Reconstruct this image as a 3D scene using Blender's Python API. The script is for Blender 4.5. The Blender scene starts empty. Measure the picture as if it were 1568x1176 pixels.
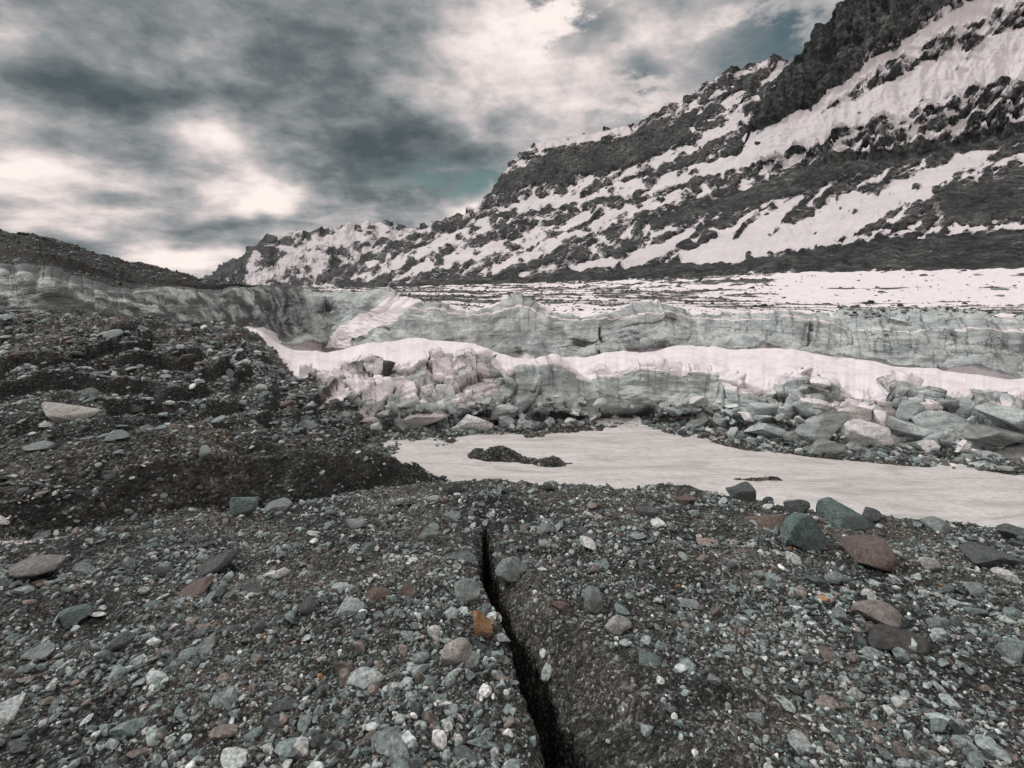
import bpy, bmesh, math, time
import numpy as np
from mathutils import Vector
T0=time.time()
rng=np.random.default_rng(11)
F=784.; CX=784.; HY=435.; EZ=1.7      # image-pixel constants: focal length, centre column, horizon row, eye height 1.7 m
scene=bpy.context.scene
scene.view_settings.view_transform='Standard'
scene.view_settings.look='None'
scene.view_settings.exposure=0

# ------------------------------------------------------------------ noise
def _hash(ix,iy,iz,s):
    h=(ix.astype(np.uint32)*np.uint32(374761393))+(iy.astype(np.uint32)*np.uint32(668265263))+(iz.astype(np.uint32)*np.uint32(2147483647))+np.uint32((s*1013904223+12345)&0xffffffff)
    h^=h>>np.uint32(13); h*=np.uint32(1274126177); h^=h>>np.uint32(16); h*=np.uint32(2246822519); h^=h>>np.uint32(15)
    return h
def perlin(x,y,z,s=0):
    x=np.asarray(x,dtype=np.float64);y=np.asarray(y,dtype=np.float64);z=np.asarray(z,dtype=np.float64)
    x,y,z=np.broadcast_arrays(x,y,z)
    xi=np.floor(x).astype(np.int64);yi=np.floor(y).astype(np.int64);zi=np.floor(z).astype(np.int64)
    fx=(x-xi).astype(np.float32);fy=(y-yi).astype(np.float32);fz=(z-zi).astype(np.float32)
    def f(t): return t*t*t*(t*(t*6-15)+10)
    u,v,w=f(fx),f(fy),f(fz)
    out=0
    for dx in (0,1):
        for dy in (0,1):
            for dz in (0,1):
                h=_hash(xi+dx,yi+dy,zi+dz,s)
                g=((h&1023).astype(np.float32)/511.5-1)*(fx-dx)+(((h>>np.uint32(10))&1023).astype(np.float32)/511.5-1)*(fy-dy)+(((h>>np.uint32(20))&1023).astype(np.float32)/511.5-1)*(fz-dz)
                out=out+g*(u if dx else 1-u)*(v if dy else 1-v)*(w if dz else 1-w)
    return out*1.3
def fbm(x,y,z,o=4,s=0,ridged=False,gain=.5):
    a=1.;t=0;tot=0
    for i in range(o):
        n=perlin(x*2**i,y*2**i,z*2**i,s+i*17)
        if ridged: n=1-2*np.abs(n)*1.4
        t=t+a*n;tot+=a;a*=gain
    return t/tot
def worley(x,y,z,s=0):
    xi=np.floor(x).astype(np.int64);yi=np.floor(y).astype(np.int64);zi=np.floor(z).astype(np.int64)
    F1=np.full(x.shape,9.,np.float32);F2=F1.copy();ID=np.zeros(x.shape,np.uint32)
    DX=np.zeros(x.shape,np.float32);DY=DX.copy();DZ=DX.copy()
    for dx in (-1,0,1):
        for dy in (-1,0,1):
            for dz in (-1,0,1):
                h=_hash(xi+dx,yi+dy,zi+dz,s)
                ax=(xi+dx+(h&1023)/1023.-x).astype(np.float32);ay=(yi+dy+((h>>np.uint32(10))&1023)/1023.-y).astype(np.float32);az=(zi+dz+((h>>np.uint32(20))&1023)/1023.-z).astype(np.float32)
                d=np.sqrt(ax*ax+ay*ay+az*az)
                m=d<F1
                F2=np.where(m,F1,np.minimum(F2,d))
                ID=np.where(m,h,ID);DX=np.where(m,ax,DX);DY=np.where(m,ay,DY);DZ=np.where(m,az,DZ)
                F1=np.where(m,d,F1)
    r1=((ID*np.uint32(2654435761))>>np.uint32(8)&1023)/1023.
    r2=((ID*np.uint32(1597334677))>>np.uint32(9)&1023)/1023.
    return F1,F2,r1,r2,DX,DY,DZ
def ss(a,b,x):
    t=np.clip((x-a)/(b-a),0,1);return t*t*(3-2*t)

# ------------------------------------------------------------------ mesh helpers
def make_mesh(name,V,Fc,mat,color=None,smooth=True,cname='mask'):
    me=bpy.data.meshes.new(name)
    V=np.ascontiguousarray(V,dtype=np.float32);Fc=np.ascontiguousarray(Fc,dtype=np.int32)
    k=Fc.shape[1]
    me.vertices.add(len(V));me.vertices.foreach_set('co',V.ravel())
    me.loops.add(Fc.size);me.loops.foreach_set('vertex_index',Fc.ravel())
    me.polygons.add(len(Fc));me.polygons.foreach_set('loop_start',np.arange(0,Fc.size,k,dtype=np.int32))
    me.polygons.foreach_set('use_smooth',np.full(len(Fc),smooth,dtype=bool))
    if color is not None:
        ca=me.attributes.new(cname,'FLOAT_COLOR','POINT')
        c=np.ones((len(V),4),np.float32);c[:,:color.shape[1]]=color
        ca.data.foreach_set('color',c.ravel())
    me.update(calc_edges=True)
    me.materials.append(mat)
    ob=bpy.data.objects.new(name,me);scene.collection.objects.link(ob)
    return ob
def grid_faces(nr,nc,sel=None):
    i=np.arange(nr-1)[:,None]*nc+np.arange(nc-1)[None,:]
    f=np.stack([i,i+1,i+nc+1,i+nc],-1)
    if sel is not None: f=f[sel]
    return f.reshape(-1,4)
def compact(V,C,Fc):
    u,inv=np.unique(Fc.ravel(),return_inverse=True)
    return V[u],C[u],inv.reshape(Fc.shape)

# ------------------------------------------------------------------ node helpers
class NT:
    def __init__(s,tree): s.t=tree;tree.nodes.clear()
    def n(s,typ,**kw):
        nd=s.t.nodes.new(typ)
        for k,v in kw.items():
            if k=='inp':
                for a,b in v.items():
                    if hasattr(b,'is_output'): s.t.links.new(b,nd.inputs[a])
                    else: nd.inputs[a].default_value=b
            else: setattr(nd,k,v)
        return nd
    def l(s,a,b): s.t.links.new(a,b)
    def math(s,op,a,b=0.,c=None,clamp=False):
        d={0:a,1:b}
        if c is not None:d[2]=c
        return s.n('ShaderNodeMath',operation=op,use_clamp=clamp,inp=d).outputs[0]
    def vm(s,op,a,b=(0,0,0),out=0):
        return s.n('ShaderNodeVectorMath',operation=op,inp={0:a,1:b}).outputs[out]
    def mix(s,f,a,b,bt='MIX'):
        m=s.n('ShaderNodeMix',data_type='RGBA',blend_type=bt)
        for k,v in ((0,f),(6,a),(7,b)):
            if hasattr(v,'is_output'): s.l(v,m.inputs[k])
            else: m.inputs[k].default_value=v if k==0 else (tuple(v)+(1,) if len(v)==3 else v)
        return m.outputs[2]
    def noise(s,vec,scale,detail=5,rough=.55,dist=0,out=0):
        return s.n('ShaderNodeTexNoise',inp={'Vector':vec,'Scale':scale,'Detail':detail,'Roughness':rough,'Distortion':dist}).outputs[out]
    def mr(s,v,a,b,c=0.,d=1.,sm=False):
        return s.n('ShaderNodeMapRange',interpolation_type='SMOOTHSTEP' if sm else 'LINEAR',inp={0:v,1:a,2:b,3:c,4:d}).outputs[0]
    def ramp(s,f,stops):
        r=s.n('ShaderNodeValToRGB',inp={0:f});e=r.color_ramp.elements
        while len(e)<len(stops): e.new(.5)
        for el,(p,c) in zip(e,stops): el.position=p;el.color=tuple(c)+(1,)
        return r.outputs[0]
    def bump(s,p,h,st=.9):
        b=s.n('ShaderNodeBump',inp={'Strength':st,'Distance':1.,'Height':h});s.l(b.outputs[0],p.inputs['Normal'])
def new_mat(name):
    m=bpy.data.materials.new(name);m.use_nodes=True
    nt=NT(m.node_tree)
    out=nt.n('ShaderNodeOutputMaterial');p=nt.n('ShaderNodeBsdfPrincipled');nt.l(p.outputs[0],out.inputs[0])
    p.inputs['Specular IOR Level'].default_value=.2
    return m,nt,p
def sepc(nt,c,i): return nt.n('ShaderNodeSeparateColor',inp={0:c}).outputs[i]

def gravel_color(nt,P,s=1.):
    v1=nt.n('ShaderNodeTexVoronoi',inp={'Vector':P,'Scale':60.*s}).outputs
    v2=nt.n('ShaderNodeTexVoronoi',inp={'Vector':P,'Scale':150.*s}).outputs
    n1=nt.noise(P,1.1*s,3,.6);n2=nt.noise(P,11*s,3,.6)
    base=nt.ramp(n1,[(.32,(.032,.036,.037)),(.5,(.066,.067,.064)),(.68,(.125,.117,.106))])
    c=nt.mix(1.,base,nt.ramp(sepc(nt,v1[1],0),[(0,(.45,.45,.45)),(.65,(1,1,1)),(.85,(1.6,1.72,1.70)),(1,(3.2,3.6,3.5))]),'MULTIPLY')
    c=nt.mix(.8,c,nt.ramp(sepc(nt,v2[1],1),[(0,(.45,.45,.45)),(.7,(1,.98,.97)),(1,(2.4,2.5,2.5))]),'MULTIPLY')
    c=nt.mix(1.,c,nt.ramp(n2,[(.3,(.45,.45,.45)),(.65,(1.35,1.33,1.3))]),'MULTIPLY')
    h=nt.math('ADD',nt.math('MULTIPLY',v1[0],-.016/s),nt.math('MULTIPLY',n2,.035/s))
    return c,h

mat_ground,nt,p=new_mat('moraine_gravel')
P=nt.n('ShaderNodeTexCoord').outputs['Object']
c,h=gravel_color(nt,P)
nt.l(c,p.inputs['Base Color']);p.inputs['Roughness'].default_value=.9
nt.bump(p,h,1.)

def stone_mat(name,fine):
    m,nt,p=new_mat(name)
    P=nt.n('ShaderNodeTexCoord').outputs['Object']
    a=nt.n('ShaderNodeAttribute',attribute_name='mask').outputs['Color']
    if not fine:
        n=nt.noise(P,60,2,.6)
        c=nt.mix(1.,a,nt.ramp(n,[(.3,(.5,.5,.5)),(.5,(1,1,1)),(.7,(1.6,1.6,1.58))]),'MULTIPLY')
    else:
        n=nt.noise(P,26,5,.7);n2=nt.noise(P,170,2,.6);n3=nt.noise(P,6,3,.6)
        c=nt.mix(1.,a,nt.ramp(n,[(.3,(.5,.5,.5)),(.5,(.95,.95,.95)),(.7,(1.45,1.45,1.43))]),'MULTIPLY')
        c=nt.mix(.8,c,nt.ramp(n2,[(.35,(.55,.55,.57)),(.65,(1.4,1.4,1.38))]),'MULTIPLY')
        c=nt.mix(nt.mr(n3,.5,.72,0,.5),c,(.12,.115,.11))
        nt.bump(p,nt.math('MULTIPLY',n,.035),1.)
    nt.l(c,p.inputs['Base Color']);p.inputs['Roughness'].default_value=.7
    return m
mat_peb=stone_mat('pebble_stone',False);mat_stone=stone_mat('weathered_stone',True)

mat_hill,nt,p=new_mat('moraine_debris')
P=nt.n('ShaderNodeTexCoord').outputs['Object']
a=nt.n('ShaderNodeSeparateColor',inp={0:nt.n('ShaderNodeAttribute',attribute_name='mask').outputs['Color']}).outputs
c,h=gravel_color(nt,P,.3)
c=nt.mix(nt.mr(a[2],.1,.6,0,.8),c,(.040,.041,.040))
nn=nt.noise(P,6,4,.7)
sn=nt.math('ADD',a[0],nt.math('MULTIPLY',nt.math('SUBTRACT',nn,.5),.5))
c=nt.mix(nt.mr(sn,.42,.58,0,1,True),c,(.62,.57,.57))
c=nt.mix(nt.mr(a[1],.3,.7),c,nt.mix(nt.mr(nn,.35,.65),(.09,.105,.10),(.30,.34,.32)))
nt.l(c,p.inputs['Base Color']);p.inputs['Roughness'].default_value=.9
nt.bump(p,h,1.)

mat_glac,nt,p=new_mat('glacier_ice_snow')
P=nt.n('ShaderNodeTexCoord').outputs['Object']
a=nt.n('ShaderNodeSeparateColor',inp={0:nt.n('ShaderNodeAttribute',attribute_name='mask').outputs['Color']}).outputs
i1=nt.noise(nt.vm('MULTIPLY',P,(.3,.3,3.4)),1.1,5,.68);i2=nt.noise(P,.8,6,.70);i3=nt.noise(P,9,4,.7)
i4=nt.noise(nt.vm('MULTIPLY',P,(1.,1.,.9)),2.3,3,.65)
dc=nt.ramp(i3,[(.35,(.045,.046,.045)),(.55,(.11,.107,.102)),(.72,(.24,.24,.235))])
ic=nt.ramp(i2,[(.34,(.26,.305,.305)),(.47,(.43,.485,.48)),(.56,(.54,.595,.59)),(.68,(.72,.765,.76))])
ic=nt.mix(nt.mr(i1,.51,.67,0,.62),ic,(.16,.18,.178))
ic=nt.mix(nt.mr(i4,.56,.72,0,.5),ic,(.165,.17,.168))
ic=nt.mix(nt.mr(i3,.55,.75,0,.5),ic,(.16,.155,.15))
sc=nt.ramp(i2,[(.3,(.70,.65,.68)),(.5,(.85,.81,.84)),(.7,(.90,.88,.90))])
sc=nt.mix(nt.mr(i3,.54,.76,0,.45),sc,(.42,.38,.37))
sc=nt.mix(nt.mr(i4,.54,.70,0,.35),sc,(.62,.55,.55))
col=nt.mix(nt.mr(a[1],.35,.65,0,1,True),dc,ic)
nz=nt.math('SUBTRACT',i3,.5)
sn=nt.math('ADD',a[0],nt.math('MULTIPLY',nz,.7))
snm=nt.mr(sn,.42,.58,0,1,True)
col=nt.mix(snm,col,sc)
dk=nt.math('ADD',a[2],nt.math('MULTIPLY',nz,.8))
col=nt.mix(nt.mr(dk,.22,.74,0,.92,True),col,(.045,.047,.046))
nt.l(col,p.inputs['Base Color'])
nt.l(nt.mr(a[1],.3,.7,.9,.5),p.inputs['Roughness'])
hh=nt.math('ADD',nt.math('MULTIPLY',i3,.06),nt.math('MULTIPLY',i1,.14))
hh=nt.math('MULTIPLY',hh,nt.mr(a[0],.4,.6,1.,.4))
nt.bump(p,hh)

def mountain_mat(name,haze):
    m,nt,p=new_mat(name)
    P=nt.n('ShaderNodeTexCoord').outputs['Object']
    a=nt.n('ShaderNodeSeparateColor',inp={0:nt.n('ShaderNodeAttribute',attribute_name='mask').outputs['Color']}).outputs
    n1=nt.noise(P,.02,6,.70);n2=nt.noise(P,.12,6,.74)
    c=nt.ramp(n1,[(.33,(.034,.040,.041)),(.5,(.072,.078,.077)),(.67,(.14,.145,.14))])
    c=nt.mix(1.,c,nt.ramp(n2,[(.35,(.28,.28,.29)),(.5,(.95,.95,.95)),(.65,(2.4,2.45,2.4))]),'MULTIPLY')
    sn=nt.math('ADD',a[0],nt.math('MULTIPLY',nt.math('SUBTRACT',n2,.5),1.7))
    scol=nt.ramp(n1,[(.3,(.58,.56,.58)),(.7,(.76,.73,.75))])
    c=nt.mix(nt.mr(sn,.46,.56,0,1,True),c,scol)
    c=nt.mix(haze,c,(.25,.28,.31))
    nt.l(c,p.inputs['Base Color']);p.inputs['Roughness'].default_value=.9
    h=nt.math('MULTIPLY',nt.math('ADD',nt.math('MULTIPLY',n1,26.),nt.math('MULTIPLY',n2,10.)),nt.mr(a[0],.4,.6,1.,.15))
    nt.bump(p,h,1.)
    return m
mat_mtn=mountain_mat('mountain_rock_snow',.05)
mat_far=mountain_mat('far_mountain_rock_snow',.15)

mat_ice,nt,p=new_mat('dirty_glacier_ice')
P=nt.n('ShaderNodeTexCoord').outputs['Object']
a=nt.n('ShaderNodeAttribute',attribute_name='mask').outputs['Color']
i1=nt.noise(nt.vm('MULTIPLY',P,(1,1,4)),1.5,4,.65);i2=nt.noise(P,12,4,.7)
c=nt.mix(1.,a,nt.ramp(i1,[(.3,(.5,.52,.52)),(.5,(1,1.02,1.02)),(.7,(1.4,1.4,1.4))]),'MULTIPLY')
c=nt.mix(nt.mr(i2,.48,.72,0,.7),c,(.13,.13,.125))
nt.l(c,p.inputs['Base Color']);p.inputs['Roughness'].default_value=.5
nt.bump(p,nt.math('ADD',nt.math('MULTIPLY',i1,.1),nt.math('MULTIPLY',i2,.05)))

mat_water,nt,p=new_mat('silty_meltwater')
P=nt.n('ShaderNodeTexCoord').outputs['Object']
n1=nt.noise(nt.vm('MULTIPLY',P,(.35,1.5,1)),1.0,4,.6,.8);n2=nt.noise(nt.vm('MULTIPLY',P,(1.,3.,1)),3.2,4,.65)
c=nt.ramp(n1,[(.33,(.56,.55,.535)),(.48,(.74,.73,.715)),(.66,(.86,.85,.84))])
c=nt.mix(nt.mr(n2,.50,.66,0,.45),c,(.50,.49,.475))
nt.l(c,p.inputs['Base Color']);p.inputs['Roughness'].default_value=.25
p.inputs['Specular IOR Level'].default_value=.5
nt.bump(p,nt.math('ADD',nt.math('MULTIPLY',n1,.12),nt.math('MULTIPLY',n2,.12)),1.)

# ------------------------------------------------------------------ rocks
def rock_proto(sub,seed,ncut=9,rough=.05,lo=.55,hi=.9):
    r=np.random.default_rng(seed)
    bm=bmesh.new();bmesh.ops.create_icosphere(bm,subdivisions=sub,radius=1.)
    V=np.array([v.co[:] for v in bm.verts]);Fc=np.array([[v.index for v in f.verts] for f in bm.faces]);bm.free()
    for _ in range(ncut):
        nn=r.normal(size=3);nn/=np.linalg.norm(nn);d=r.uniform(lo,hi)
        V-=np.maximum(V@nn-d,0)[:,None]*nn
    V*=(1+rough*fbm(V[:,0]*1.5+seed*7.1,V[:,1]*1.5,V[:,2]*1.5,4,seed)*2)[:,None]
    V/=np.abs(V).max()
    return V,Fc
def rotmats(N,tilt=.35):
    a=rng.uniform(0,2*np.pi,N);tx=rng.normal(0,tilt,N);ty=rng.normal(0,tilt,N)
    ca,sa=np.cos(a),np.sin(a);o=np.zeros(N);i=np.ones(N)
    Rz=np.array([[ca,-sa,o],[sa,ca,o],[o,o,i]]).transpose(2,0,1)
    c,s=np.cos(tx),np.sin(tx);Rx=np.array([[i,o,o],[o,c,-s],[o,s,c]]).transpose(2,0,1)
    c,s=np.cos(ty),np.sin(ty);Ry=np.array([[c,o,s],[o,i,o],[-s,o,c]]).transpose(2,0,1)
    return Rx@Ry@Rz
PAL=np.array([(.150,.192,.190),(.26,.312,.308),(.080,.094,.097),(.37,.42,.415),(.16,.145,.132),(.20,.172,.155),(.50,.52,.51),(.30,.18,.10)])
PW=np.array([.28,.22,.25,.10,.08,.035,.045,.002]);PW/=PW.sum()
def scatter(pos,size,protos,tilt=.35,flat=(.45,.85),pal=PAL,pw=PW,bright=1.):
    N=len(pos);which=rng.integers(0,len(protos),N)
    R=rotmats(N,tilt);S=np.stack([size*rng.uniform(.8,1.45,N),size*rng.uniform(.55,1.,N),size*rng.uniform(flat[0],flat[1],N)],1)
    col=pal[rng.choice(len(pal),N,p=pw)]*rng.uniform(.65,1.4,(N,1))*bright
    VV=[];FF=[];CC=[];off=0
    for k,(V,Fc) in enumerate(protos):
        m=np.where(which==k)[0]
        if len(m)==0: continue
        W=np.einsum('nij,nvj->nvi',R[m],V[None]*S[m][:,None,:])+pos[m][:,None,:]
        VV.append(W.reshape(-1,3));FF.append((Fc[None]+(np.arange(len(m))*len(V))[:,None,None]+off).reshape(-1,3))
        CC.append(np.repeat(col[m],len(V),0));off+=len(m)*len(V)
    return np.concatenate(VV),np.concatenate(FF),np.concatenate(CC)
def join(parts):
    VV=[];FF=[];CC=[];o=0
    for V,Fc,C in parts: VV.append(V);FF.append(Fc+o);CC.append(C);o+=len(V)
    return np.concatenate(VV),np.concatenate(FF),np.concatenate(CC)
P1=[rock_proto(1,i,6,.04) for i in range(14)]
P2=[rock_proto(2,50+i,9,.05,.45,.85) for i in range(16)]
P3=[rock_proto(3,90+i,10,.06,.45,.85) for i in range(12)]

# ------------------------------------------------------------------ foreground moraine mound
edge=np.array([(-900,800),(-300,840),(0,850),(100,845),(200,818),(350,792),(480,768),(560,752),(690,745),(760,742),(850,748),(950,750),(1010,742),(1080,752),(1130,762),(1200,776),(1300,790),(1400,797),(1480,808),(1568,822),(1900,850),(2500,880)],float)
def plane_Y(py): return 1.394/((py-HY)/F-.17)
eY=plane_Y(edge[:,1]);eU=(edge[:,0]-CX)/F
crk=np.array([(4.6,-.25,.006),(4.17,-.205,.028),(3.8,-.19,.042),(3.5,-.15,.062),(3.1,-.05,.062),(2.86,.022,.070),(2.475,.12,.082),(2.135,.20,.110),(1.95,.26,.135),(1.8,.31,.165),(1.49,.36,.19),(0.5,.5,.2),(-1.2,.7,.2)])[::-1]
def fg_height(X,Y,fine=True):
    z=.306-.17*Y
    z=z+.17*fbm(X*.45+3,Y*.45,0*X,3,5)+.14*fbm(X*1.5,Y*1.5,0*X,4,9)
    if fine: z=z+.050*fbm(X*6,Y*6,0*X,4,12)+.010*fbm(X*26,Y*26,0*X,3,21)
    u=X/np.maximum(Y,.8)
    Ye=np.interp(u,eU,eY)+.22*perlin(X*1.2,Y*.0,0*X,44)+.10*perlin(X*4,Y*.0,0*X,45)
    d=Y-Ye
    z=z-.75*np.where(d>0,d*d/(np.abs(d)+.5),0)
    xc=np.interp(Y,crk[:,0],crk[:,1])+.030*perlin(Y*3.1,0*Y,0*Y,3)+.018*perlin(Y*9,0*Y,0*Y,4)
    w=np.interp(Y,crk[:,0],crk[:,2])
    act=ss(4.6,4.1,Y)
    dd=X-xc
    dd2=dd+.030*perlin(X*8,Y*11,0*X,6)+.012*perlin(X*26,Y*34,0*X,7)
    z=z-1.6*act*ss(1.12,.86,np.abs(dd2)/w)
    z=z-act*.26*np.clip(1-np.clip(dd-w*.8,0,9)/(.20+.25*ss(3.5,1.8,Y)),0,1)**1.5*(dd>0)*ss(4.2,3.,Y)
    z=z-act*.07*np.clip(1-np.clip(-dd-w,0,9)/.12,0,1)**1.5*(dd<=0)
    return z,dd,w,d
nr,nc=860,1100
k=np.linspace(-1,1,nc);s=2.4*np.sign(k)*np.abs(k)**1.7
yy=-1.5+np.exp(np.linspace(math.log(.4),math.log(13.),nr))
Yg,Sg=np.meshgrid(yy,s,indexing='ij');Xg=Sg*(Yg+1.5)+.1
Zg,_,_,_=fg_height(Xg,Yg)
Zg=np.maximum(Zg,-7)
make_mesh('ground',np.stack([Xg,Yg,Zg],-1).reshape(-1,3),grid_faces(nr,nc),mat_ground)
print('ground',time.time()-T0)

def fg_pts(N,ymin,ymax,pw,shoulder=True):
    uu=rng.uniform(-1.35,1.35,N*2);t=rng.uniform(0,1,N*2)
    Y=(ymin**(1-pw)+t*(ymax**(1-pw)-ymin**(1-pw)))**(1/(1-pw))
    X=uu*Y
    z,dd,w,d=fg_height(X,Y)
    ok=(d<.35)&((np.abs(dd)>w*1.3)|(Y>4.4))
    if shoulder: ok&=~((dd>0)&(dd<w+.25)&(Y<3.6)&(rng.uniform(size=len(X))<.75))
    X,Y,z=X[ok][:N],Y[ok][:N],z[ok][:N]
    return X,Y,z
parts=[]
X,Y,z=fg_pts(78000,1.3,7.2,.6)
dens=fbm(X*1.1,Y*1.1,0*X,4,70)
ok=rng.uniform(size=len(X))<np.clip(.52+1.8*dens-.08*ss(3,5,Y),.06,1)
X,Y,z=X[ok],Y[ok],z[ok]
sz=np.clip(rng.lognormal(math.log(.0070),.5,len(X)),.003,.022)*(.75+.14*Y)
near=Y<2.6
for m,pp in ((near,P2[:8]),(~near,P1)):
    parts.append(scatter(np.stack([X,Y,z+sz*.25],1)[m],sz[m],pp,.5))
X,Y,z=fg_pts(6500,1.3,7.2,.4)
dens=fbm(X*.8,Y*.8,0*X,3,73)
ok=rng.uniform(size=len(X))<np.clip(.48+1.9*dens,.10,1);X,Y,z=X[ok],Y[ok],z[ok]
sz=np.clip(rng.lognormal(math.log(.020),.42,len(X)),.011,.055)*(.8+.1*Y)
parts.append(scatter(np.stack([X,Y,z+sz*.2],1),sz,P2,.35,(.3,.75)))
X,Y,z=fg_pts(330,1.6,7.2,.3)
sz=np.clip(rng.lognormal(math.log(.042),.35,len(X)),.025,.10)
parts.append(scatter(np.stack([X,Y,z+sz*.10],1),sz,P3,.25,(.25,.6)))
V,Fc,C=join(parts)
make_mesh('gravel',V,Fc,mat_peb,C,smooth=False)
print('gravel',len(Fc),time.time()-T0)

def boulder(qx,qy,hw,hh,col,seed,rot=0.,tilt=0.,name='boulder',cut=13,Y=None,zz=None):
    if Y is None:
        Y=plane_Y(qy+hh*.6)
        for _ in range(14):
            X=Y*(qx-CX)/F
            zg,_,_,dg=fg_height(np.array([X]),np.array([Y]),False)
            Y2_=.5*Y+.5*(EZ-float(zg[0]))/((qy+hh*.6-HY)/F)
            Y=min(Y2_,Y-float(dg[0])-.02)      # stay on the crest of the mound
        X=Y*(qx-CX)/F;zz=float(fg_height(np.array([X]),np.array([Y]),False)[0][0])
    X=Y*(qx-CX)/F
    if Y<4.2:
        za,dda,wa,_=fg_height(np.array([X]),np.array([Y]),False)
        if abs(dda[0])<wa[0]*1.1+hw*Y/F*.8:      # never hang over the open crack
            X+=math.copysign(wa[0]*1.1+hw*Y/F*.8-abs(dda[0]),dda[0]);zz=float(fg_height(np.array([X]),np.array([Y]),False)[0][0])
    a=hw*Y/F;b=hh*Y/F
    V,Fc=rock_proto(4,seed,cut,.05,.38,.85)
    V=V*np.array([a,a*.75,b])
    ca,sa=math.cos(tilt),math.sin(tilt);V=V@np.array([[ca,0,-sa],[0,1,0],[sa,0,ca]])
    ca,sa=math.cos(rot),math.sin(rot);V=V@np.array([[ca,sa,0],[-sa,ca,0],[0,0,1]])
    ob=make_mesh(name,V,Fc,mat_stone,np.tile(np.array(col),(len(V),1)),True)
    ob.location=(X,Y,zz+b*.45)
    return ob
G=(.26,.305,.30);GD=(.12,.14,.142);L=(.48,.50,.49);R=(.185,.148,.135);O=(.36,.22,.12);D=(.085,.085,.085);TE=(.155,.215,.21)
for i,(qx,qy,hw,hh,col,rot,tilt) in enumerate([
 (1235,818,41,38,TE,0,.2),(1290,788,52,28,TE,.3,0),(1130,745,26,21,GD,0,0),(1330,846,60,25,R,.2,.05),(1180,800,44,15,R,0,-.1),
 (1425,862,22,15,L,0,0),(1352,934,46,14,(.28,.26,.25),0,.05),(1368,974,50,20,D,0,.05),(1285,943,21,14,G,0,0),(1215,760,24,16,GD,0,0),
 (370,766,29,22,TE,0,.1),(425,768,23,15,G,0,0),(718,907,30,19,G,0,.1),(773,938,27,19,G,.4,.15),(735,955,22,22,O,0,.3),
 (700,1002,30,26,(.42,.40,.39),0,.2),(910,913,26,24,G,.3,.6),(948,953,22,19,L,0,0),(525,1023,22,13,R,0,0),(115,943,32,15,TE,0,0),
 (658,817,18,12,G,0,0),(835,810,17,12,G,0,0),(322,862,48,15,GD,.3,-.5),(305,898,36,11,R,.2,-.4),(578,910,28,9,R,0,0),(620,905,18,14,R,0,.3),
 (1060,925,22,9,G,0,0),(1165,880,14,10,G,0,0),(860,930,16,10,R,0,.2),(730,1085,13,13,G,0,.1),(1420,1092,8,6,O,0,0),(265,1022,16,9,G,0,0),
 (1280,885,18,12,G,0,0),(1440,950,20,12,G,0,0),(1520,850,40,16,GD,0,0),(1555,815,28,14,GD,.3,0),(1545,1000,24,14,G,0,0),(1500,905,24,12,G,0,0),
 (470,925,22,14,GD,.2,-.4),(315,990,24,13,G,0,-.6),(180,985,26,14,GD,0,-.3),(60,1000,26,12,G,0,0),(1090,1040,14,10,G,0,0),(1240,1010,18,12,GD,0,0),
 (690,790,16,10,G,0,0),(990,780,18,10,GD,0,0),(1050,765,18,9,R,0,0),(540,800,20,10,G,0,0),(250,870,22,12,G,0,0),(60,870,40,16,(.25,.25,.24),0,0),
 (1310,1060,16,11,L,0,0),(1160,1100,18,12,G,0,0),(430,1080,22,14,GD,0,.2),(600,1120,18,12,G,0,0),(1330,775,22,12,GD,0,0),(1440,800,26,12,G,0,0),(840,745,14,9,GD,0,0),(700,748,16,9,GD,0,0)]):
    boulder(qx,qy,hw,hh,col,300+i,rot,tilt)
print('boulders',time.time()-T0)

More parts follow.
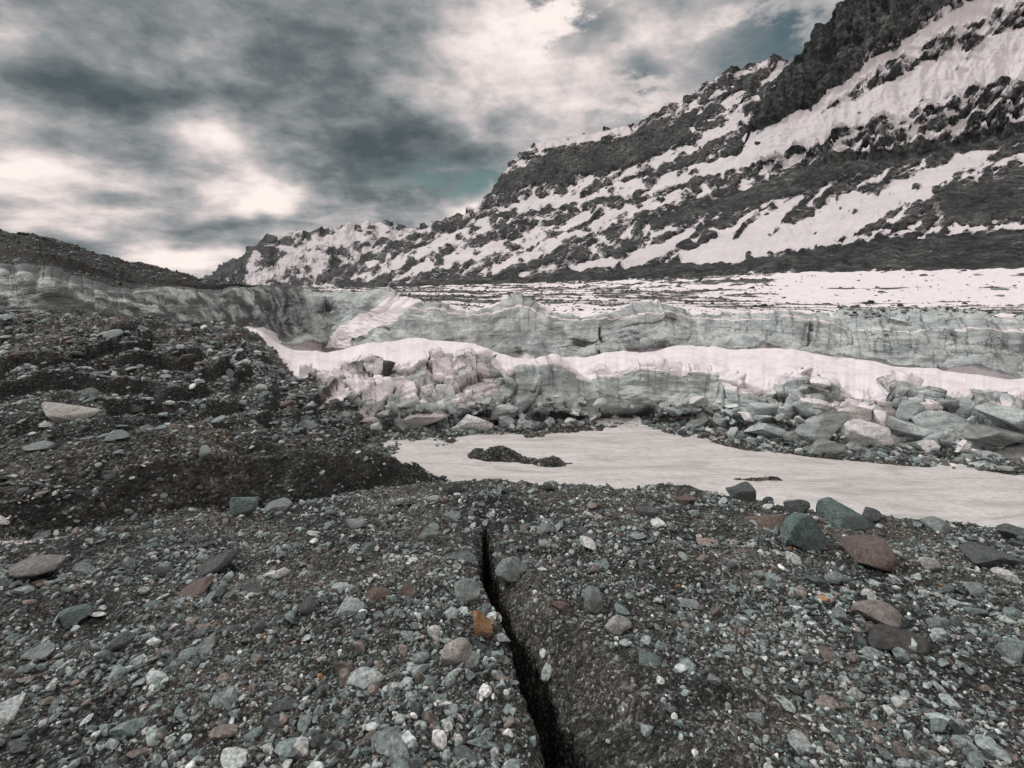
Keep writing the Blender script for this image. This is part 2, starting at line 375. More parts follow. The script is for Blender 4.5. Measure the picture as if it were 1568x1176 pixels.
# ------------------------------------------------------------------ lofted terrain: row curves (image pixel column, pixel row, chosen depth)
def W(q,Y,Z): return (q,HY+F*(EZ-Z)/Y,Y)
rows=[
 [(-500,850,5),(0,850,5.0),(150,850,5.6),(300,815,6.5),(450,795,7.5),(550,780,8.5),W(650,9,-3.2),W(750,9,-5),W(900,8,-5.2),W(2100,7,-5.2)],
 [(-500,830,6.8),(0,826,6.8),(200,802,8.2),(300,785,8.95),(450,775,9.9),(600,765,11.5),W(680,12.8,-4.1),W(760,12.6,-4.9),W(900,12,-5.),W(2100,10,-5.)],
 [(-500,765,7.1),(0,764,7.1),(60,745,7.4),(120,742,7.9),(200,712,8.6),(260,705,9.1),(300,692,9.3),(380,700,10.2),(450,694,10.7),(500,697,11.1),(600,700,12),(660,722,13.2),(700,742,14.6),W(760,14.5,-4.85),W(900,14,-4.9),W(2100,11,-5)],
 [(-500,710,8.8),(0,712,8.8),(150,702,9.3),(300,676,10.8),(400,682,12),(500,690,14),W(560,15.5,-3.9),W(620,16.2,-4.5),W(700,16.6,-4.7),W(900,18,-4.8),W(2100,13,-4.9)],
 [(-500,650,10.5),(0,640,11),(150,640,11.5),(300,625,13),(400,640,14),(500,668,16.5),(560,683,19),(600,674,19.7),(700,668,20.2),(800,662,20.7),(900,655,21.4),(985,655,21.4),(1050,668,20.2),(1150,690,18.4),(1300,705,17.4),(1450,718,16.6),(1568,728,16.05),(2100,750,15)],
 [(-500,600,12.5),(0,600,12.5),(150,595,13.5),(300,580,15),(400,600,17),(500,632,19.5),(560,650,20.4),(640,655,20.9),(750,650,21.5),(850,645,22.3),(915,648,22.8),(1000,643,22.6),(1080,648,21.8),(1150,662,20.3),(1200,670,19.5),(1300,686,18.6),(1450,696,17.8),(1568,702,17.4),(2100,720,16.3)],
 [(-500,540,16),(0,540,16),(150,535,17),(300,530,19),(400,555,21),(460,588,21.5),(520,590,22.5),(560,570,23.3),(640,552,24.3),(720,555,24.5),(780,582,23.2),(830,573,23.9),(915,569,24.2),(1000,570,23.6),(1100,578,23.2),(1150,604,21.4),(1200,583,22.2),(1250,610,20.6),(1300,604,21.3),(1400,596,21),(1450,614,19.9),(1568,614,19.8),(2100,630,19)],
 [(-500,500,20),(0,500,20),(150,500,22),(300,506,24),(380,512,26),(450,538,26),(500,541,27),(560,526,28.5),(640,518,29.3),(720,526,29),(800,549,28),(900,545,29),(1000,535,30),(1060,527,30),(1200,533,28),(1350,555,26),(1568,580,24),(2100,605,23)],
 [(-500,475,22.5),(0,482,22.5),(100,486,24),(200,500,26),(300,508,29),(400,522,33),(440,540,37),(500,545,41),(560,548,38),(620,545,34.5),(700,556,33.6),(800,566,34.2),(915,562,32.8),(1050,552,33.4),(1200,558,31),(1350,578,29),(1568,602,26.5),(2100,625,25)],
 [(-500,412,24.5),(0,428,24.2),(100,442,25.3),(170,460,27),(300,454,31),(400,455,36),(450,459,42),(500,463,46),(560,470,42),(600,475,38.5),(640,474,36.5),(700,480,36),(800,484,36.8),(915,488,35.0),(1050,494,35.6),(1200,507,33.4),(1270,514,32.6),(1330,526,31.5),(1420,523,30.5),(1568,527,28.8),(2100,550,27)],
 [(-500,330,45),(-150,345,45),(0,360,45),(50,366,45),(100,383,46),(180,404,47),(230,414,48),(300,434,48),(350,441,50),(450,452,60),(600,462,52),(915,472,47),(1200,484,42),(1350,488,40),(1450,486,38),(1568,486,36),(2100,480,36)],
 [(-500,380,75),(0,400,75),(200,432,75),(300,440,80),(450,447,90),(600,451,90),(915,456,85),(1200,462,75),(1568,462,70),(2100,455,70)],
 [(-500,420,140),(0,425,140),(200,438,140),(450,443,180),(600,444,180),(915,442,170),(1200,438,130),(1568,432,120),(2100,425,120)],
 [(-500,440,330),(300,442,330),(600,440,330),(915,430,300),(1200,418,260),(1568,408,230),(2100,395,220)],
]
cnt=[12,40,22,30,34,110,48,12,100,52,42,26,16]
px=np.linspace(-500,2080,1500)
def smooth1(a,n):
    if n<2: return a
    kk=np.hanning(n+2)[1:-1];kk/=kk.sum()
    return np.convolve(np.pad(a,n//2,mode='edge'),kk,'valid')[:len(a)]
def loft(rows,cnt,px,sm=21,rough=None,rs=60):
    Ys=[];Zs=[]
    for i,r in enumerate(rows):
        r=np.array(r,float)
        py=smooth1(np.interp(px,r[:,0],r[:,1]),sm);Y=smooth1(np.interp(px,r[:,0],r[:,2]),sm)
        if rough and i in rough: py=py+rough[i]*(fbm(px/rs,0*px+i*9.1,0*px,5,333,gain=.55))
        Ys.append(Y);Zs.append(EZ-Y*(py-HY)/F)
    YY=[];ZZ=[];RR=[]
    for i,n in enumerate(cnt):
        for j in range(n+(1 if i==len(cnt)-1 else 0)):
            t=j/n
            YY.append(Ys[i]*(1-t)+Ys[i+1]*t);ZZ.append(Zs[i]*(1-t)+Zs[i+1]*t);RR.append(i+t)
    Y=np.array(YY);Z=np.array(ZZ);X=Y*((px-CX)/F)[None]
    return X,Y,Z,np.repeat(np.array(RR)[:,None],len(px),1)
def vblur(A,n):
    kk=np.hanning(n+2)[1:-1];kk/=kk.sum();h=n//2
    P=np.concatenate([np.repeat(A[:1],h,0),A,np.repeat(A[-1:],h,0)],0);o=0
    for i,w in enumerate(kk): o=o+w*P[i:i+len(A)]
    return o
def normals(X,Y,Z):
    P=np.stack([X,Y,Z],-1);a=np.gradient(P,axis=1);b=np.gradient(P,axis=0)
    n=np.cross(a,b);n/=np.linalg.norm(n,axis=-1,keepdims=True)+1e-9
    return n
X,Y,Z,RR=loft(rows,cnt,px,13,{2:14,6:24,7:8,9:17,10:9,5:7,4:6})
Y=vblur(Y,5);Z=vblur(Z,5);X=Y*((px-CX)/F)[None]
PX=np.repeat(px[None],len(Y),0)
N=normals(X,Y,Z)
hs=ss(2.,2.4,RR)*ss(6.6,5.5,RR)*ss(620,480,PX)
tt=Z/.42+2.6*fbm(X*.16+4,Y*.16,0*X,3,150)+.5*perlin(X*.9,Y*.9,0*X,151)
fr=tt-np.floor(tt)
Z=Z+hs*.46*(ss(0,.16,fr)-fr)
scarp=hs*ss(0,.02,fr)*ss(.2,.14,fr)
jit=perlin(X*.6,Y*.6,Z*.6,31)*25+perlin(X*2,Y*2,Z*2,32)*12
xl=np.interp(RR,[4,4.9,5.5,6,6.5,7,7.6,8,8.01,8.3,20],[640,560,500,455,430,375,350,350,430,430,430])+jit*.8
iceR=ss(4.75,5.0,RR+.1*perlin(X*.8,Y*.8,Z,2))*(RR<8.0)
ice=iceR*ss(0,18,PX-xl)
ice=np.maximum(ice,ss(7.9,8.05,RR)*(RR<9.15))
snow=ss(5.82,6.0,RR+.36*fbm(X*.3,Y*.3,Z*.5,4,8))*(RR<8.01)*ss(-6,14,PX-xl)
fall=ss(450,500,PX)*ss(830,740,PX)*ss(4.9,5.3,RR)*ss(6.1,6.0,RR)
snow=np.maximum(snow,fall*(.55+.6*fbm(X*.8,Y*.8,Z*1.6,3,88)))
right=ss(1120,1200,PX)*ss(4.95,5.4,RR)*ss(6.1,6.0,RR)
snow=np.maximum(snow,right*(.40+.75*fbm(X*.5,Y*.5,Z*2.2,3,89)))
rampx=np.interp(RR,[8,9],[528,622])
rampm=ss(26,12,np.abs(PX-rampx-jit*.25))*ss(7.95,8.05,RR)*ss(9.3,9.05,RR)
snow=np.maximum(snow,rampm)
top=ss(8.90,8.98,RR+.06*fbm(X*.8,0*X,0*X,3,77))*ss(10.2,9.7,RR)*ss(585,640,PX)
pl=ss(9.0,9.12,RR)*ss(400,480,PX)
streak=fbm(X*.03,np.log(Y)*9.,0*X,4,55)+.6*fbm(X*.15,np.log(Y)*30,0*X,3,56)
plsnow=.53+streak*1.7
plsnow+=.45*top+.50*ss(1130,1230,PX)*ss(10.3,10.9,RR)-.12*ss(10.0,10.4,RR)*ss(11.5,11.0,RR)*ss(1200,1100,PX)
plsnow-=.3*ss(600,460,PX)*ss(9.6,10.2,RR)
snow=np.where(RR>8.97,np.clip(plsnow,0,1)*pl,np.maximum(snow,top*(RR>8.5)*.9))
snow=np.where(RR>8.97,np.maximum(snow,rampm),snow)
ice2=ss(9.0,9.1,RR)*ss(10.02,9.9,RR)*ss(1180,1330,PX)
ice=np.maximum(ice,ice2)
snow=np.where((ice2>.3)&(RR<9.98),np.clip(.38+1.6*fbm(X*.12,Y*.5,Z,3,61),0,1),snow)
dark=np.zeros_like(X)
leftice=ss(8.0,8.1,RR)*(RR<9.3)*ss(520,420,PX)
dark+=leftice*(.55+1.0*fbm(X*1.3,Y*1.3,Z*.6,4,13)+.25*ss(300,100,PX)*ss(8.4,8.0,RR))
dark+=ss(9.02,9.1,RR)*ss(470,400,PX)*.8
face=(ice>.5)*(snow<.5)*ss(470,520,PX)
dark+=face*np.clip(fbm(X*.22,Y*.22,Z*1.6,4,14)*1.8-.0,0,.7)
dark+=face*(RR>8)*(RR<9.1)*np.clip(fbm(X*.6,Y*.6,Z*.8,3,141)*1.3-.12,0,.5)
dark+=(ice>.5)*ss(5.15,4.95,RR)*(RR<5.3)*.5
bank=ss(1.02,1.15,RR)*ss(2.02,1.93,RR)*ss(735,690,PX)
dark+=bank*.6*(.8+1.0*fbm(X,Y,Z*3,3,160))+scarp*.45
disp=np.zeros_like(X)
dirt=np.clip(1-np.maximum(ice,snow),0,1)
disp+=dirt*(RR<5.2+3.*(PX<450))*(.36*fbm(X*.5,Y*.5,Z*.5,4,1)+.20*fbm(X*2.0,Y*2.0,Z*2.0,4,2)+.04*fbm(X*8,Y*8,Z*8,3,3))*np.where(RR<4,ss(1300,700,PX)*.8+.2,1)
disp+=(RR<8)*ss(450,380,PX)*ss(4,6,RR)*.55*fbm(X*.3,Y*.3,Z*.3,4,101,True)
disp+=(RR>9.4)*(PX<430)*(.8*fbm(X*.2,Y*.2,Z*.2,5,4,True)+.25*fbm(X*1.2,Y*1.2,Z*1.2,4,6))
m=ice>.02
bx=fbm(X*.5,Y*.5,Z*.5,2,200)
F1,F2,r1,r2,DX,DY,DZ=worley((X[m]*.50+bx[m]*.4),Y[m]*.35,Z[m]*.95+bx[m]*.3,7)
G1,G2,q1,q2,EX,EY,EZ2=worley(X[m]*1.5+bx[m]*.3,Y[m]*.9,Z[m]*2.3,8)
pxm=PX[m];rm=RR[m]
cl=ss(450,520,pxm)*ss(830,760,pxm)
cr=ss(1120,1180,pxm)
chunk=np.maximum(cl*.72,cr)*(rm<6.3)
chunk=np.clip(chunk+.36*ss(.05,.5,bx[m]+.3),0,1)
up=(rm>8)&(rm<9.3)
big=(r1-.5)*.95+(DX*(r2-.5)*1.6+DZ*(.35-r1)*1.3)
sml=(q1-.5)*.36+(EX*(q2-.5))*.6+EZ2*(.4-q1)*.5
cr1=ss(.07,.0,F2-F1);cr2=ss(.08,.0,G2-G1)
dd=chunk*(big*.9+sml*.9-cr1*.28-cr2*.12)*np.where(up,.7,1.)
dd+=.36*fbm(X[m]*.3,Y[m]*.3,Z[m]*.5,5,300,True,.5)+.10*fbm(X[m]*1.0,Y[m],Z[m]*3.,4,301,True)
dd+=np.where(up,1.5*fbm(X[m]*.10,0*X[m],Z[m]*.12,3,302,True,.4),.75*fbm(X[m]*.25,0*X[m],0*X[m]+3,3,303,True)*(1-chunk))
fade=np.clip(ice[m]*1.2,0,1)*np.where(rm<8,ss(6.25,5.97,rm),1)*np.where(up,.3+.7*ss(300,480,pxm),1)
disp[m]+=dd*fade
dk=np.zeros_like(X);dk[m]=(cr1*.55+cr2*.38)*np.clip(chunk+cl*.4*(rm<6.3),0,1)*fade
dark+=dk
for pc,lo,hi,wd in ((914,5.0,5.9,1.5),(920,8.0,8.9,1.4),(1118,5.2,6.,1.),(1232,8.2,9.,1.)):
    dline=np.abs(PX-pc-6*perlin(RR*3.3,0*RR+pc,0*RR,5)-2*perlin(RR*13,0*RR+pc,0*RR,5))
    g=ss(wd*1.8,0,dline)*ss(lo-.05,lo+.02,RR)*ss(hi+.03,hi-.15,RR)
    disp-=g*.7;dark+=g*.8
g=ss(905,925,PX)*ss(1010,990,PX)*ss(5.22,5.08,RR)*ss(4.75,4.9,RR)
disp-=g*.6;dark+=g*.9  # shallow inset at cliff base; undercut shadow painted into the dark mask
disp+=(snow>.5)*(RR<8.05)*(.36*fbm(X*.2,Y*.2,Z*.2,3,15)+.10*fbm(X*1.0,Y*1.0,Z,4,16))
disp+=(RR>9.1)*(PX>430)*ss(9.1,9.6,RR)*(.34*fbm(X*.12,Y*.3,Z*0,4,17)*np.clip(Y/50,1,5)+.07*fbm(X*.8,Y*.8,Z*0,3,18))
X2=X+N[...,0]*disp;Y2=Y+N[...,1]*disp;Z2=Z+N[...,2]*disp
for (bxx,byy,rx,ry,hh) in ((1.35,17.1,1.0,.50,.72),(-.2,17.6,.8,.4,.66),(-1.9,17.9,1.1,.4,.62),(7.6,15.7,1.9,.28,.8),(9.8,15.0,1.5,.2,.7)):
    q=((X2-bxx)/rx)**2+((Y2-byy)/ry)**2
    Z2=Z2+hh*np.exp(-q*.9)*(RR<4.3)*(1+.15*perlin(X2*2,Y2*2,0*X2,99))*ss(700,740,PX)
snow=np.maximum(snow,ss(.1,.3,RR)*ss(1.05,.8,RR)*ss(128,95,PX)*.9)
ns,ncx=X.shape
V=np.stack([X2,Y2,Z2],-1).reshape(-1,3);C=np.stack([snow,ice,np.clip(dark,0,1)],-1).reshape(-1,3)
cR=RR[:-1,:-1];cP=PX[:-1,:-1]
hill=(cR<4.6)|((cR<8)&(cP<np.interp(cR,[4,5,6,7,8],[500,500,420,340,320])))|((cR>=9.15)&(cP<400))
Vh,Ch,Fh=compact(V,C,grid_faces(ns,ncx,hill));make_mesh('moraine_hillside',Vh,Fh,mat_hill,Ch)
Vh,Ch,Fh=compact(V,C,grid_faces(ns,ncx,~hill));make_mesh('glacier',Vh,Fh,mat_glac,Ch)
print('glacier',time.time()-T0)

nx,ny=160,60
gx,gy=np.meshgrid(np.linspace(-9,60,nx),np.linspace(7,24,ny))
gz=-4.3+.02*fbm(gx*.9,gy*1.6,0*gx,3,400)
make_mesh('river',np.stack([gx,gy,gz],-1).reshape(-1,3),grid_faces(ny,nx),mat_water)

def lofted_pts(N,sel,prob=None):
    idx=np.flatnonzero(sel.ravel());idx=rng.choice(idx,N)
    return V[idx]+rng.normal(0,.03,(N,3))*np.array([1,1,0]),idx
parts=[]
left=(dirt>.5)&(PX<720)&(PX>-450)&(RR>.3)&(RR<8)&(Z2>-4.32)&~((bank>.4)&(rng.uniform(size=X.shape)<.85))&~((scarp>.3)&(rng.uniform(size=X.shape)<.7))
d,idx=lofted_pts(56000,left)
keep=rng.uniform(size=len(d))<np.clip(.55+1.6*fbm(d[:,0]*.35,d[:,1]*.35,0*d[:,0],4,71),.08,1)
d=d[keep]
sz=np.clip(rng.lognormal(math.log(1.7),.55,len(d)),.7,8)/F*d[:,1]
d[:,2]+=sz*.2
parts.append(scatter(d,sz,P1,.4,(.35,.75)))
d,idx=lofted_pts(1300,left)
sz=np.clip(rng.lognormal(math.log(5.5),.4,len(d)),3,15)/F*d[:,1];d[:,2]+=sz*.15
parts.append(scatter(d,sz,P2,.25,(.3,.6)))
ridge=(RR>9.2)&(RR<10.1)&(PX<400)&(PX>-400)
d,idx=lofted_pts(8000,ridge);sz=np.clip(rng.lognormal(math.log(1.3),.5,len(d)),.6,5)/F*d[:,1];d[:,2]+=sz*.1
parts.append(scatter(d,sz,P1,.4,(.35,.7),bright=.6))
V1,F_,C_=join(parts);make_mesh('hillside_rubble',V1,F_,mat_peb,C_,smooth=False)
parts=[]
shore=(PX>600)&(PX<2000)&(RR>4.05)&(RR<5.05)
d,idx=lofted_pts(12000,shore);sz=np.clip(rng.lognormal(math.log(2.),.6,len(d)),.7,9)/F*d[:,1];d[:,2]+=sz*.2
parts.append(scatter(d,sz,P1,.4,(.4,.8),bright=.85))
d,idx=lofted_pts(300,(PX>560)&(PX<2000)&(RR>4.3)&(RR<5.3));sz=np.clip(rng.lognormal(math.log(8),.4,len(d)),5,20)/F*d[:,1];d[:,2]+=sz*.1
parts.append(scatter(d,sz,P3,.3,(.35,.6),pal=np.array([(.48,.53,.525),(.33,.365,.36),(.66,.66,.67),(.16,.165,.16)]),pw=[.3,.27,.23,.2]))
bars=(PX>650)&(RR<4)&(Z2>-4.31)
if bars.sum()>50:
    d,idx=lofted_pts(900,bars);sz=np.clip(rng.lognormal(math.log(1.2),.4,len(d)),.6,4)/F*d[:,1];d[:,2]+=sz*.1
    parts.append(scatter(d,sz,P1,.4,(.4,.8)))
V1,F_,C_=join(parts);make_mesh('shore_rubble',V1,F_,mat_peb,C_,smooth=False)
plat=(RR>9.6)&(PX>420)&(PX<2000)&(snow<.52)
d,idx=lofted_pts(12000,plat);sz=np.clip(rng.lognormal(math.log(1.5),.5,len(d)),.7,7)/F*d[:,1];d[:,2]+=sz*.1
A=scatter(d,sz,P1,.3,(.25,.5),bright=.6)
plat=(RR>9.3)&(PX>420)&(PX<2000)&(snow>.5)&((PX<1200)|(RR<10.8)|(rng.uniform(size=X.shape)<.25))
d,idx=lofted_pts(1500,plat);sz=np.clip(rng.lognormal(math.log(1.8),.55,len(d)),.8,9)/F*d[:,1];d[:,2]+=sz*.1
B=scatter(d,sz,P1,.3,(.2,.4),bright=.5)
V1,F_,C_=join([A,B]);make_mesh('glacier_debris',V1,F_,mat_peb,C_,smooth=False)
print('rubble',time.time()-T0)

IC=[(.50,.56,.555),(.38,.43,.425),(.72,.72,.73),(.55,.52,.51),(.28,.295,.29)]
def hit(qx,qy,r0,r1):
    col=int(np.argmin(abs(px-qx)))
    pv=HY+F*(EZ-Z2[:,col])/Y2[:,col]
    rs=np.where((RR[:,col]>r0)&(RR[:,col]<r1))[0]
    r=rs[np.argmin(abs(pv[rs]-qy))]
    return float(X2[r,col]),float(Y2[r,col]),float(Z2[r,col])
blocks=[(720,648,36,19,2),(650,642,42,12,3),(612,655,18,12,4),(775,650,18,12,1),(805,655,14,9,0),(840,650,13,9,1),(570,640,40,9,3),
 (690,615,22,14,0),(745,625,22,14,1),(1180,655,46,17,0),(1215,668,30,13,4),(1260,650,48,20,1),(1330,672,42,24,2),(1420,690,50,20,2),(1385,655,48,20,0),
 (1300,640,44,16,3),(1450,650,50,19,0),(1510,665,52,18,4),(1550,640,50,20,0),(1340,628,60,15,3),(1480,625,50,16,0),(1555,690,40,14,4),(1600,660,50,18,0),(1255,685,32,12,4),
 (1160,630,30,14,0),(1110,640,16,10,1),(1070,648,14,8,4),(1400,628,36,14,1),(1230,625,30,13,1)]
for i,(qx,qy,hw,hh,ci) in enumerate(blocks):
    x_,y_,z_=hit(qx,qy+hh*.5,4.2,6.2);a=hw*y_/F;b=hh*y_/F
    Vb,Fb=rock_proto(4,700+i,16,.06,.35,.8)
    Vb=Vb*np.array([a*1.05,a*.7,b*1.25]);tl=rng.uniform(-.3,.3);ca,sa=math.cos(tl),math.sin(tl);Vb=Vb@np.array([[ca,0,-sa],[0,1,0],[sa,0,ca]])
    ob=make_mesh('ice_block',Vb,Fb,mat_ice,np.tile(np.array(IC[ci]),(len(Vb),1)),True)
    ob.location=(x_,y_,z_+b*.45)
for i,(qx,qy,hw,hh,cc) in enumerate([(95,632,50,24,(.5,.5,.48)),(318,694,18,14,G),(70,650,20,8,L),(225,655,14,8,G),(470,650,16,8,G),(60,684,22,8,G),(210,625,16,9,GD),(370,620,14,8,G),(175,500,7,16,(.4,.33,.3)),(440,620,14,8,R),(140,600,14,7,G)]):
    x_,y_,z_=hit(qx,qy+hh*.5,1.5,8)
    boulder(qx,qy,hw,hh,cc,900+i,0,rng.uniform(-.1,.25),Y=y_,zz=z_)
print('blocks',time.time()-T0)

# ------------------------------------------------------------------ mountains
def segd(PX,PY,pts,wid=0):
    best=np.full(PX.shape,-9.)
    for (x0,y0,w0),(x1,y1,w1) in zip(pts[:-1],pts[1:]):
        dx,dy=x1-x0,y1-y0;t=np.clip(((PX-x0)*dx+(PY-y0)*dy)/(dx*dx+dy*dy),0,1)
        d=np.hypot(PX-x0-t*dx,PY-y0-t*dy);w=w0+(w1-w0)*t
        best=np.maximum(best,1-d/w)
    return best
def snowmap(PX,PY,kind):
    x=PX+perlin(PX/45,PY/45,0*PX,500)*11+perlin(PX/11,PY/11,0*PX,501)*3
    y=PY+perlin(PX/60,PY/60,0*PX,502)*8+perlin(PX/9,PY/9,0*PX,503)*2.5
    a=x*.87-y*.48;b=x*.48+y*.87
    a2=x*.66-y*.75;b2=x*.75+y*.66
    n=.60*fbm(a/60,b/12,0*a,4,510)+.45*fbm(a2/40,b2/9,0*a,4,511)+.75*fbm(x/22,y/15,0*a,4,512)
    brk=np.clip(.75+1.5*fbm(x/30,y/20,0*x,3,514),.1,1.3)
    v=.425+n*1.35
    if kind!='far':
        strong=[[(1600,70,38),(1450,120,34),(1300,180,24),(1170,235,16),(1080,262,11)],
                [(1600,-30,26),(1450,40,16),(1350,95,10),(1240,175,12),(1150,215,12)],
                [(1500,235,6),(1400,290,22),(1290,335,32),(1200,375,24),(1120,398,10)],
                [(1225,305,5),(1180,345,13),(1130,380,18),(1070,400,10)],
                [(1160,325,4),(1110,365,9),(1050,400,11)],
                [(1060,355,4),(1010,385,13),(960,408,10)],[(960,200,6),(890,212,9),(825,225,8)],[(1190,110,8),(1130,150,9),(1060,175,7)]]
        weak=[[(1080,262,12),(1020,275,12),(900,300,10),(760,325,9)],[(1600,238,10),(1500,255,7),(1440,265,5)],
                 [(1568,350,5),(1440,352,4),(1340,360,5),(1240,385,5)],
                 [(1160,150,9),(1120,190,12),(1060,230,10),(960,265,8)],
                 [(900,330,8),(800,370,11),(700,400,10),(600,425,7)],
                 [(1080,290,7),(980,320,10),(860,370,11),(760,410,9)],
                 [(980,385,5),(940,400,8),(880,415,6)],[(760,335,7),(680,375,10),(600,410,8)]]
        for st in strong: v+=np.clip(segd(x,y,st)*1.8,0,.7)*np.clip(brk+.35,0,1.2)
        for st in weak: v+=np.clip(segd(x,y,st)*1.6,0,.45)*brk
        darks=[[(1470,315,34),(1568,295,36),(1650,290,36)],[(1100,320,12),(1250,270,20),(1400,235,14),(1568,205,16)],[(1000,345,8),(1150,300,12),(1300,250,14)],
               [(770,285,14),(850,255,24),(960,235,22),(1050,205,12)],[(1150,395,8),(1350,380,10),(1568,365,12)],[(1040,190,8),(1120,150,10),(1190,120,12)],
               [(600,440,6),(900,425,8),(1200,405,12),(1568,395,20)]]
        for st in darks: v-=np.clip(segd(x,y,st)*1.5,0,.6)
        if kind=='m3':
            v-=.75*np.clip(segd(x,y,[(1165,190,22),(1230,120,46),(1300,50,62),(1400,-30,70)],0)*2,0,1)
            v+=.12
    else:
        v=.47+1.5*fbm(x/20,y/13,0*a,5,600)+.5*fbm(a2/26,b2/7,0*a,4,601)+.16*ss(440,480,PX)
        v+=np.clip(segd(x,y,[(600,360,9),(540,362,12),(470,385,13),(430,410,10),(380,436,8)],0)*1.3,0,.40)
        v-=.6*np.clip(segd(x,y,[(412,362,11),(360,402,16),(318,432,12)],0)*2,0,1)
        v-=.35*np.clip(segd(x,y,[(470,358,5),(490,380,9),(520,400,8)],0)*2,0,1)
        v-=.35*np.clip(segd(x,y,[(545,350,4),(575,372,8),(610,380,8)],0)*2,0,1)
    return np.clip(v,0,1)
def mountain(name,rows,cnt,px,kind,dispf,mat,sm=7,rough=None,rs=40):
    X,Y,Z,RR=loft(rows,cnt,px,sm,rough,rs);Y=vblur(Y,9)
    X=Y*((px-CX)/F)[None]
    PXX=np.repeat(px[None],len(Y),0);PYY=HY+F*(EZ-Z)/Y
    N=normals(X,Y,Z)
    s0=ss(.35,.75,snowmap(PXX,PYY,kind))
    d=dispf(X,Y,Z,RR,PXX,PYY)*(1-(.25 if kind=='far' else .65)*s0)
    X=X+N[...,0]*d;Y=Y+N[...,1]*d;Z=Z+N[...,2]*d
    sn=snowmap(.5*PXX+.5*(CX+F*X/Y),.5*PYY+.5*(HY+F*(EZ-Z)/Y),kind)
    for kx in range(1,9):
        X=np.vstack([X,X[-1:]]);Y=np.vstack([Y,Y[-1:]+60]);Z=np.vstack([Z,Z[-1:]-70]);sn=np.vstack([sn,sn[-1:]])
    V=np.stack([X,Y,Z],-1).reshape(-1,3);C=np.repeat(sn.reshape(-1,1),3,1)
    make_mesh(name,V,grid_faces(*X.shape),mat,C)
def d2(X,Y,Z,RR,PX,PY):
    sc=Y/900
    a=PX*.87-PY*.48;b=PX*.48+PY*.87
    d=sc*9*fbm(a/80,b/30,0*a,5,620,True)+sc*6*fbm(PX/28,PY/28,0*a,5,621,True,.6)
    return d*ss(0,.4,RR)*np.where(RR>3.6,1.2,1)
rowsM2=[
 [(260,446,900),(450,446,600),(600,445,450),(800,440,350),(1000,433,290),(1200,423,250),(1400,416,225),(1568,411,205),(2080,400,195)],
 [(260,444,1000),(450,441,720),(600,437,560),(800,426,420),(1000,413,360),(1200,400,320),(1400,386,290),(1568,373,270),(2080,350,260)],
 [(260,443,1100),(430,440,950),(500,430,900),(600,412,850),(800,382,740),(1000,345,660),(1200,300,600),(1400,265,560),(1568,240,520),(2080,180,500)],
 [(260,442,1300),(430,440,1200),(500,428,1150),(560,408,1120),(620,388,1080),(700,368,1050),(755,340,1040),(800,300,1030),(900,280,1000),(1000,255,960),(1100,215,920),(1200,175,900),(1400,130,860),(1568,100,820),(2080,60,800)],
 [(260,443,1500),(440,442,1400),(500,426,1350),(560,402,1300),(610,372,1300),(650,352,1290),(700,338,1270),(745,314,1250),(757,302,1250),(776,265,1250),(800,236,1250),(822,220,1250),(900,208,1230),(960,195,1210),(1000,182,1200),(1060,150,1180),(1110,116,1170),(1150,101,1160),(1190,92,1150),(1215,96,1150),(1300,85,1150),(1568,30,1150),(2080,0,1150)]]
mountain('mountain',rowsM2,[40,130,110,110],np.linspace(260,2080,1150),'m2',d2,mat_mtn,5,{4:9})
def d3(X,Y,Z,RR,PX,PY):
    d=16*fbm(PX/38,PY/60,0*PX,5,630,True)+11*fbm(X/40,Y/40,Z/40,5,631,True,.62)
    return d*ss(1110,1180,PX)*ss(0,.25,RR)
rowsM3=[
 [(1112,272,760),(1150,262,700),(1300,290,605),(1568,250,545),(2080,190,525)],
 [(1112,268,765),(1150,230,735),(1200,185,730),(1300,140,720),(1400,90,700),(1568,40,680),(2080,-100,650)],
 [(1112,264,770),(1135,232,770),(1150,208,770),(1160,188,775),(1175,160,780),(1200,122,790),(1230,82,800),(1262,44,810),(1300,2,820),(1350,-55,830),(1450,-150,840),(1568,-230,850),(2080,-420,850)]]
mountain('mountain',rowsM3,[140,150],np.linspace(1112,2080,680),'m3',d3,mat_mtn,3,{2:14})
def d4(X,Y,Z,RR,PX,PY):
    return (38*fbm(PX/22+PY/40,PY/24,0*PX,5,640,True,.58))*ss(0,.5,RR)*ss(290,330,PX)
rowsF=[
 [(280,447,1700),(800,447,1700)],
 [(280,444,2000),(330,436,2000),(420,425,2100),(500,415,2100),(620,400,2200),(800,390,2300)],
 [(280,442,2600),(312,431,2600),(340,413,2600),(380,388,2650),(400,368,2700),(410,358,2700),(418,368,2700),(428,376,2700),(440,362,2700),(455,355,2800),(470,362,2800),(485,354,2800),(510,352,2900),(530,344,2950),(545,350,2950),(560,341,3000),(575,348,3000),(592,342,3000),(604,351,3000),(618,347,3000),(650,358,3000),(800,380,3000)]]
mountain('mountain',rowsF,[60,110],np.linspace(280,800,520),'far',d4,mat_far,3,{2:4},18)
rowsL=[[(-500,445,1500),(330,445,1500)],[(-500,425,1900),(180,428,1900),(225,414,1900),(240,410,1900),(262,418,1900),(290,426,1900),(330,440,1900)]]
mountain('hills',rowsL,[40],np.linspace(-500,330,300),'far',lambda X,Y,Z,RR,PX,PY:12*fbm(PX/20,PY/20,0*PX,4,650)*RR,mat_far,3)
gx,gy=np.meshgrid(np.linspace(-9000,9000,60),np.linspace(24,9000,60))
make_mesh('valley_floor',np.stack([gx,gy,np.full_like(gx,-9.)],-1).reshape(-1,3),grid_faces(60,60),mat_ground)
print('mountains',time.time()-T0)

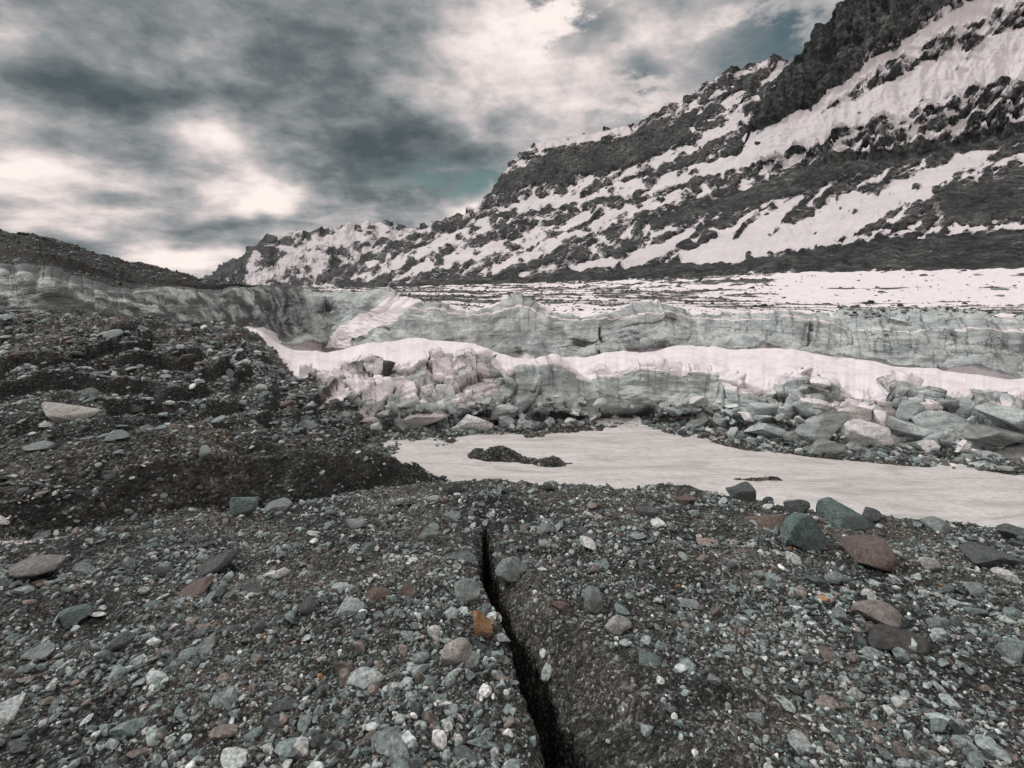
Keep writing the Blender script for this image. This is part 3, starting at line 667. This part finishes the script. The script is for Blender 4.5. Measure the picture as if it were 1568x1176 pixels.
# ------------------------------------------------------------------ sky
w=bpy.data.worlds.new("World");scene.world=w;w.use_nodes=True
try: w.cycles.sampling_method='NONE'
except Exception as e: print(e)
nt=NT(w.node_tree)
out=nt.n('ShaderNodeOutputWorld')
d=nt.n('ShaderNodeTexCoord').outputs['Generated']
sep=nt.n('ShaderNodeSeparateXYZ',inp={0:d}).outputs
wn=nt.noise(d,2.6,4,.62,0,1)
wv=nt.vm('SUBTRACT',wn,(.5,.5,.5));wv=nt.vm('MULTIPLY',wv,(.36,.36,.20))
dw=nt.vm('ADD',d,wv)
zc=nt.math('ADD',nt.math('MAXIMUM',sep[2],0.),.20)
cp=nt.n('ShaderNodeCombineXYZ',inp={0:nt.math('DIVIDE',sep[0],zc),1:nt.math('DIVIDE',sep[1],zc),2:0.}).outputs[0]
n1=nt.noise(cp,1.15,7,.60)
n2=nt.noise(nt.vm('MULTIPLY',d,(1,1,2.0)),5.0,6,.60)
t=nt.math('ADD',nt.math('MULTIPLY',nt.math('SUBTRACT',n1,.5),1.9),nt.math('MULTIPLY',nt.math('SUBTRACT',n2,.5),1.4))
t=nt.math('ADD',t,.475)
def blob(px_,py_,rx,ry,src=None):
    u,v=(px_-CX)/F,(HY-py_)/F;l=math.sqrt(1+u*u+v*v);cdir=(u/l,1/l,v/l)
    q=nt.vm('SUBTRACT',src or dw,cdir);k1=1/l
    q=nt.vm('MULTIPLY',q,(F/(rx*k1),F/(rx*k1)*.8,F/(ry*k1)))
    L=nt.vm('LENGTH',q,out='Value')
    return nt.mr(L,1.35,0.,0.,1.,True)
for (a_,b_,rx,ry,am) in [(310,190,60,50,.60),(430,300,90,42,.72),(80,270,180,42,.45),(200,335,150,36,.40),(320,400,130,30,.62),(900,110,220,160,.30),(1080,60,180,110,.18),
  (730,315,90,45,.52),(320,60,110,60,.22),
  (500,50,170,90,-.16),(180,135,190,50,-.34),(520,225,170,55,-.32),(50,110,110,45,-.24),(650,230,100,60,-.14),(340,342,90,20,-.30),(60,375,170,30,-.18),(190,300,90,18,-.25)]:
    t=nt.math('ADD',t,nt.math('MULTIPLY',blob(a_,b_,rx,ry),am))
t=nt.math('ADD',t,nt.mr(sep[2],.5,.85,0,.5,True))
t=nt.math('ADD',t,nt.mr(sep[1],.1,-.6,0,.35,True))
cc=nt.ramp(t,[(.0,(.085,.108,.116)),(.22,(.150,.176,.186)),(.42,(.285,.302,.315)),(.62,(.50,.472,.475)),(.82,(.80,.71,.685)),(1.,(1.,.89,.85))])
gap=None
for g_ in [(20,60,130,34),(700,262,90,34),(860,50,130,50),(1010,150,90,60),(1210,50,130,90)]:
    q=blob(*g_);gap=q if gap is None else nt.math('MAXIMUM',gap,q)
gm=nt.math('MULTIPLY',gap,nt.mr(n2,.48,.57,1.,0.,True))
gm=nt.math('MULTIPLY',gm,.95)
sky=nt.n('ShaderNodeTexSky');sky.sky_type='NISHITA';sky.sun_disc=False
sky.sun_elevation=math.radians(42);sky.sun_rotation=math.radians(-70)
bg1=nt.n('ShaderNodeBackground',inp={'Color':cc,'Strength':1.})
skyc=nt.mix(1.,sky.outputs[0],(.98,1.08,.80),'MULTIPLY')
bg2=nt.n('ShaderNodeBackground',inp={'Color':skyc,'Strength':.055})
mx=nt.n('ShaderNodeMixShader',inp={0:gm,1:bg1.outputs[0],2:bg2.outputs[0]})
nt.l(mx.outputs[0],out.inputs[0])

sd=bpy.data.lights.new('sun','SUN');sd.energy=1.5;sd.angle=math.radians(10);sd.color=(1,.985,.965)
so=bpy.data.objects.new('sun',sd);scene.collection.objects.link(so)
el=math.radians(42);az=math.radians(-70)
dirv=Vector((math.sin(az)*math.cos(el),math.cos(az)*math.cos(el),math.sin(el)))
so.rotation_euler=dirv.to_track_quat('Z','Y').to_euler()

# ------------------------------------------------------------------ camera
cd=bpy.data.cameras.new('camera');cd.sensor_width=36;cd.lens=18;cd.shift_y=-(588-HY)/1568
cd.clip_start=.05;cd.clip_end=20000
co=bpy.data.objects.new('camera',cd);scene.collection.objects.link(co)
co.location=(0,0,EZ);co.rotation_euler=(math.radians(90),0,0)
scene.camera=co
print('done',time.time()-T0)
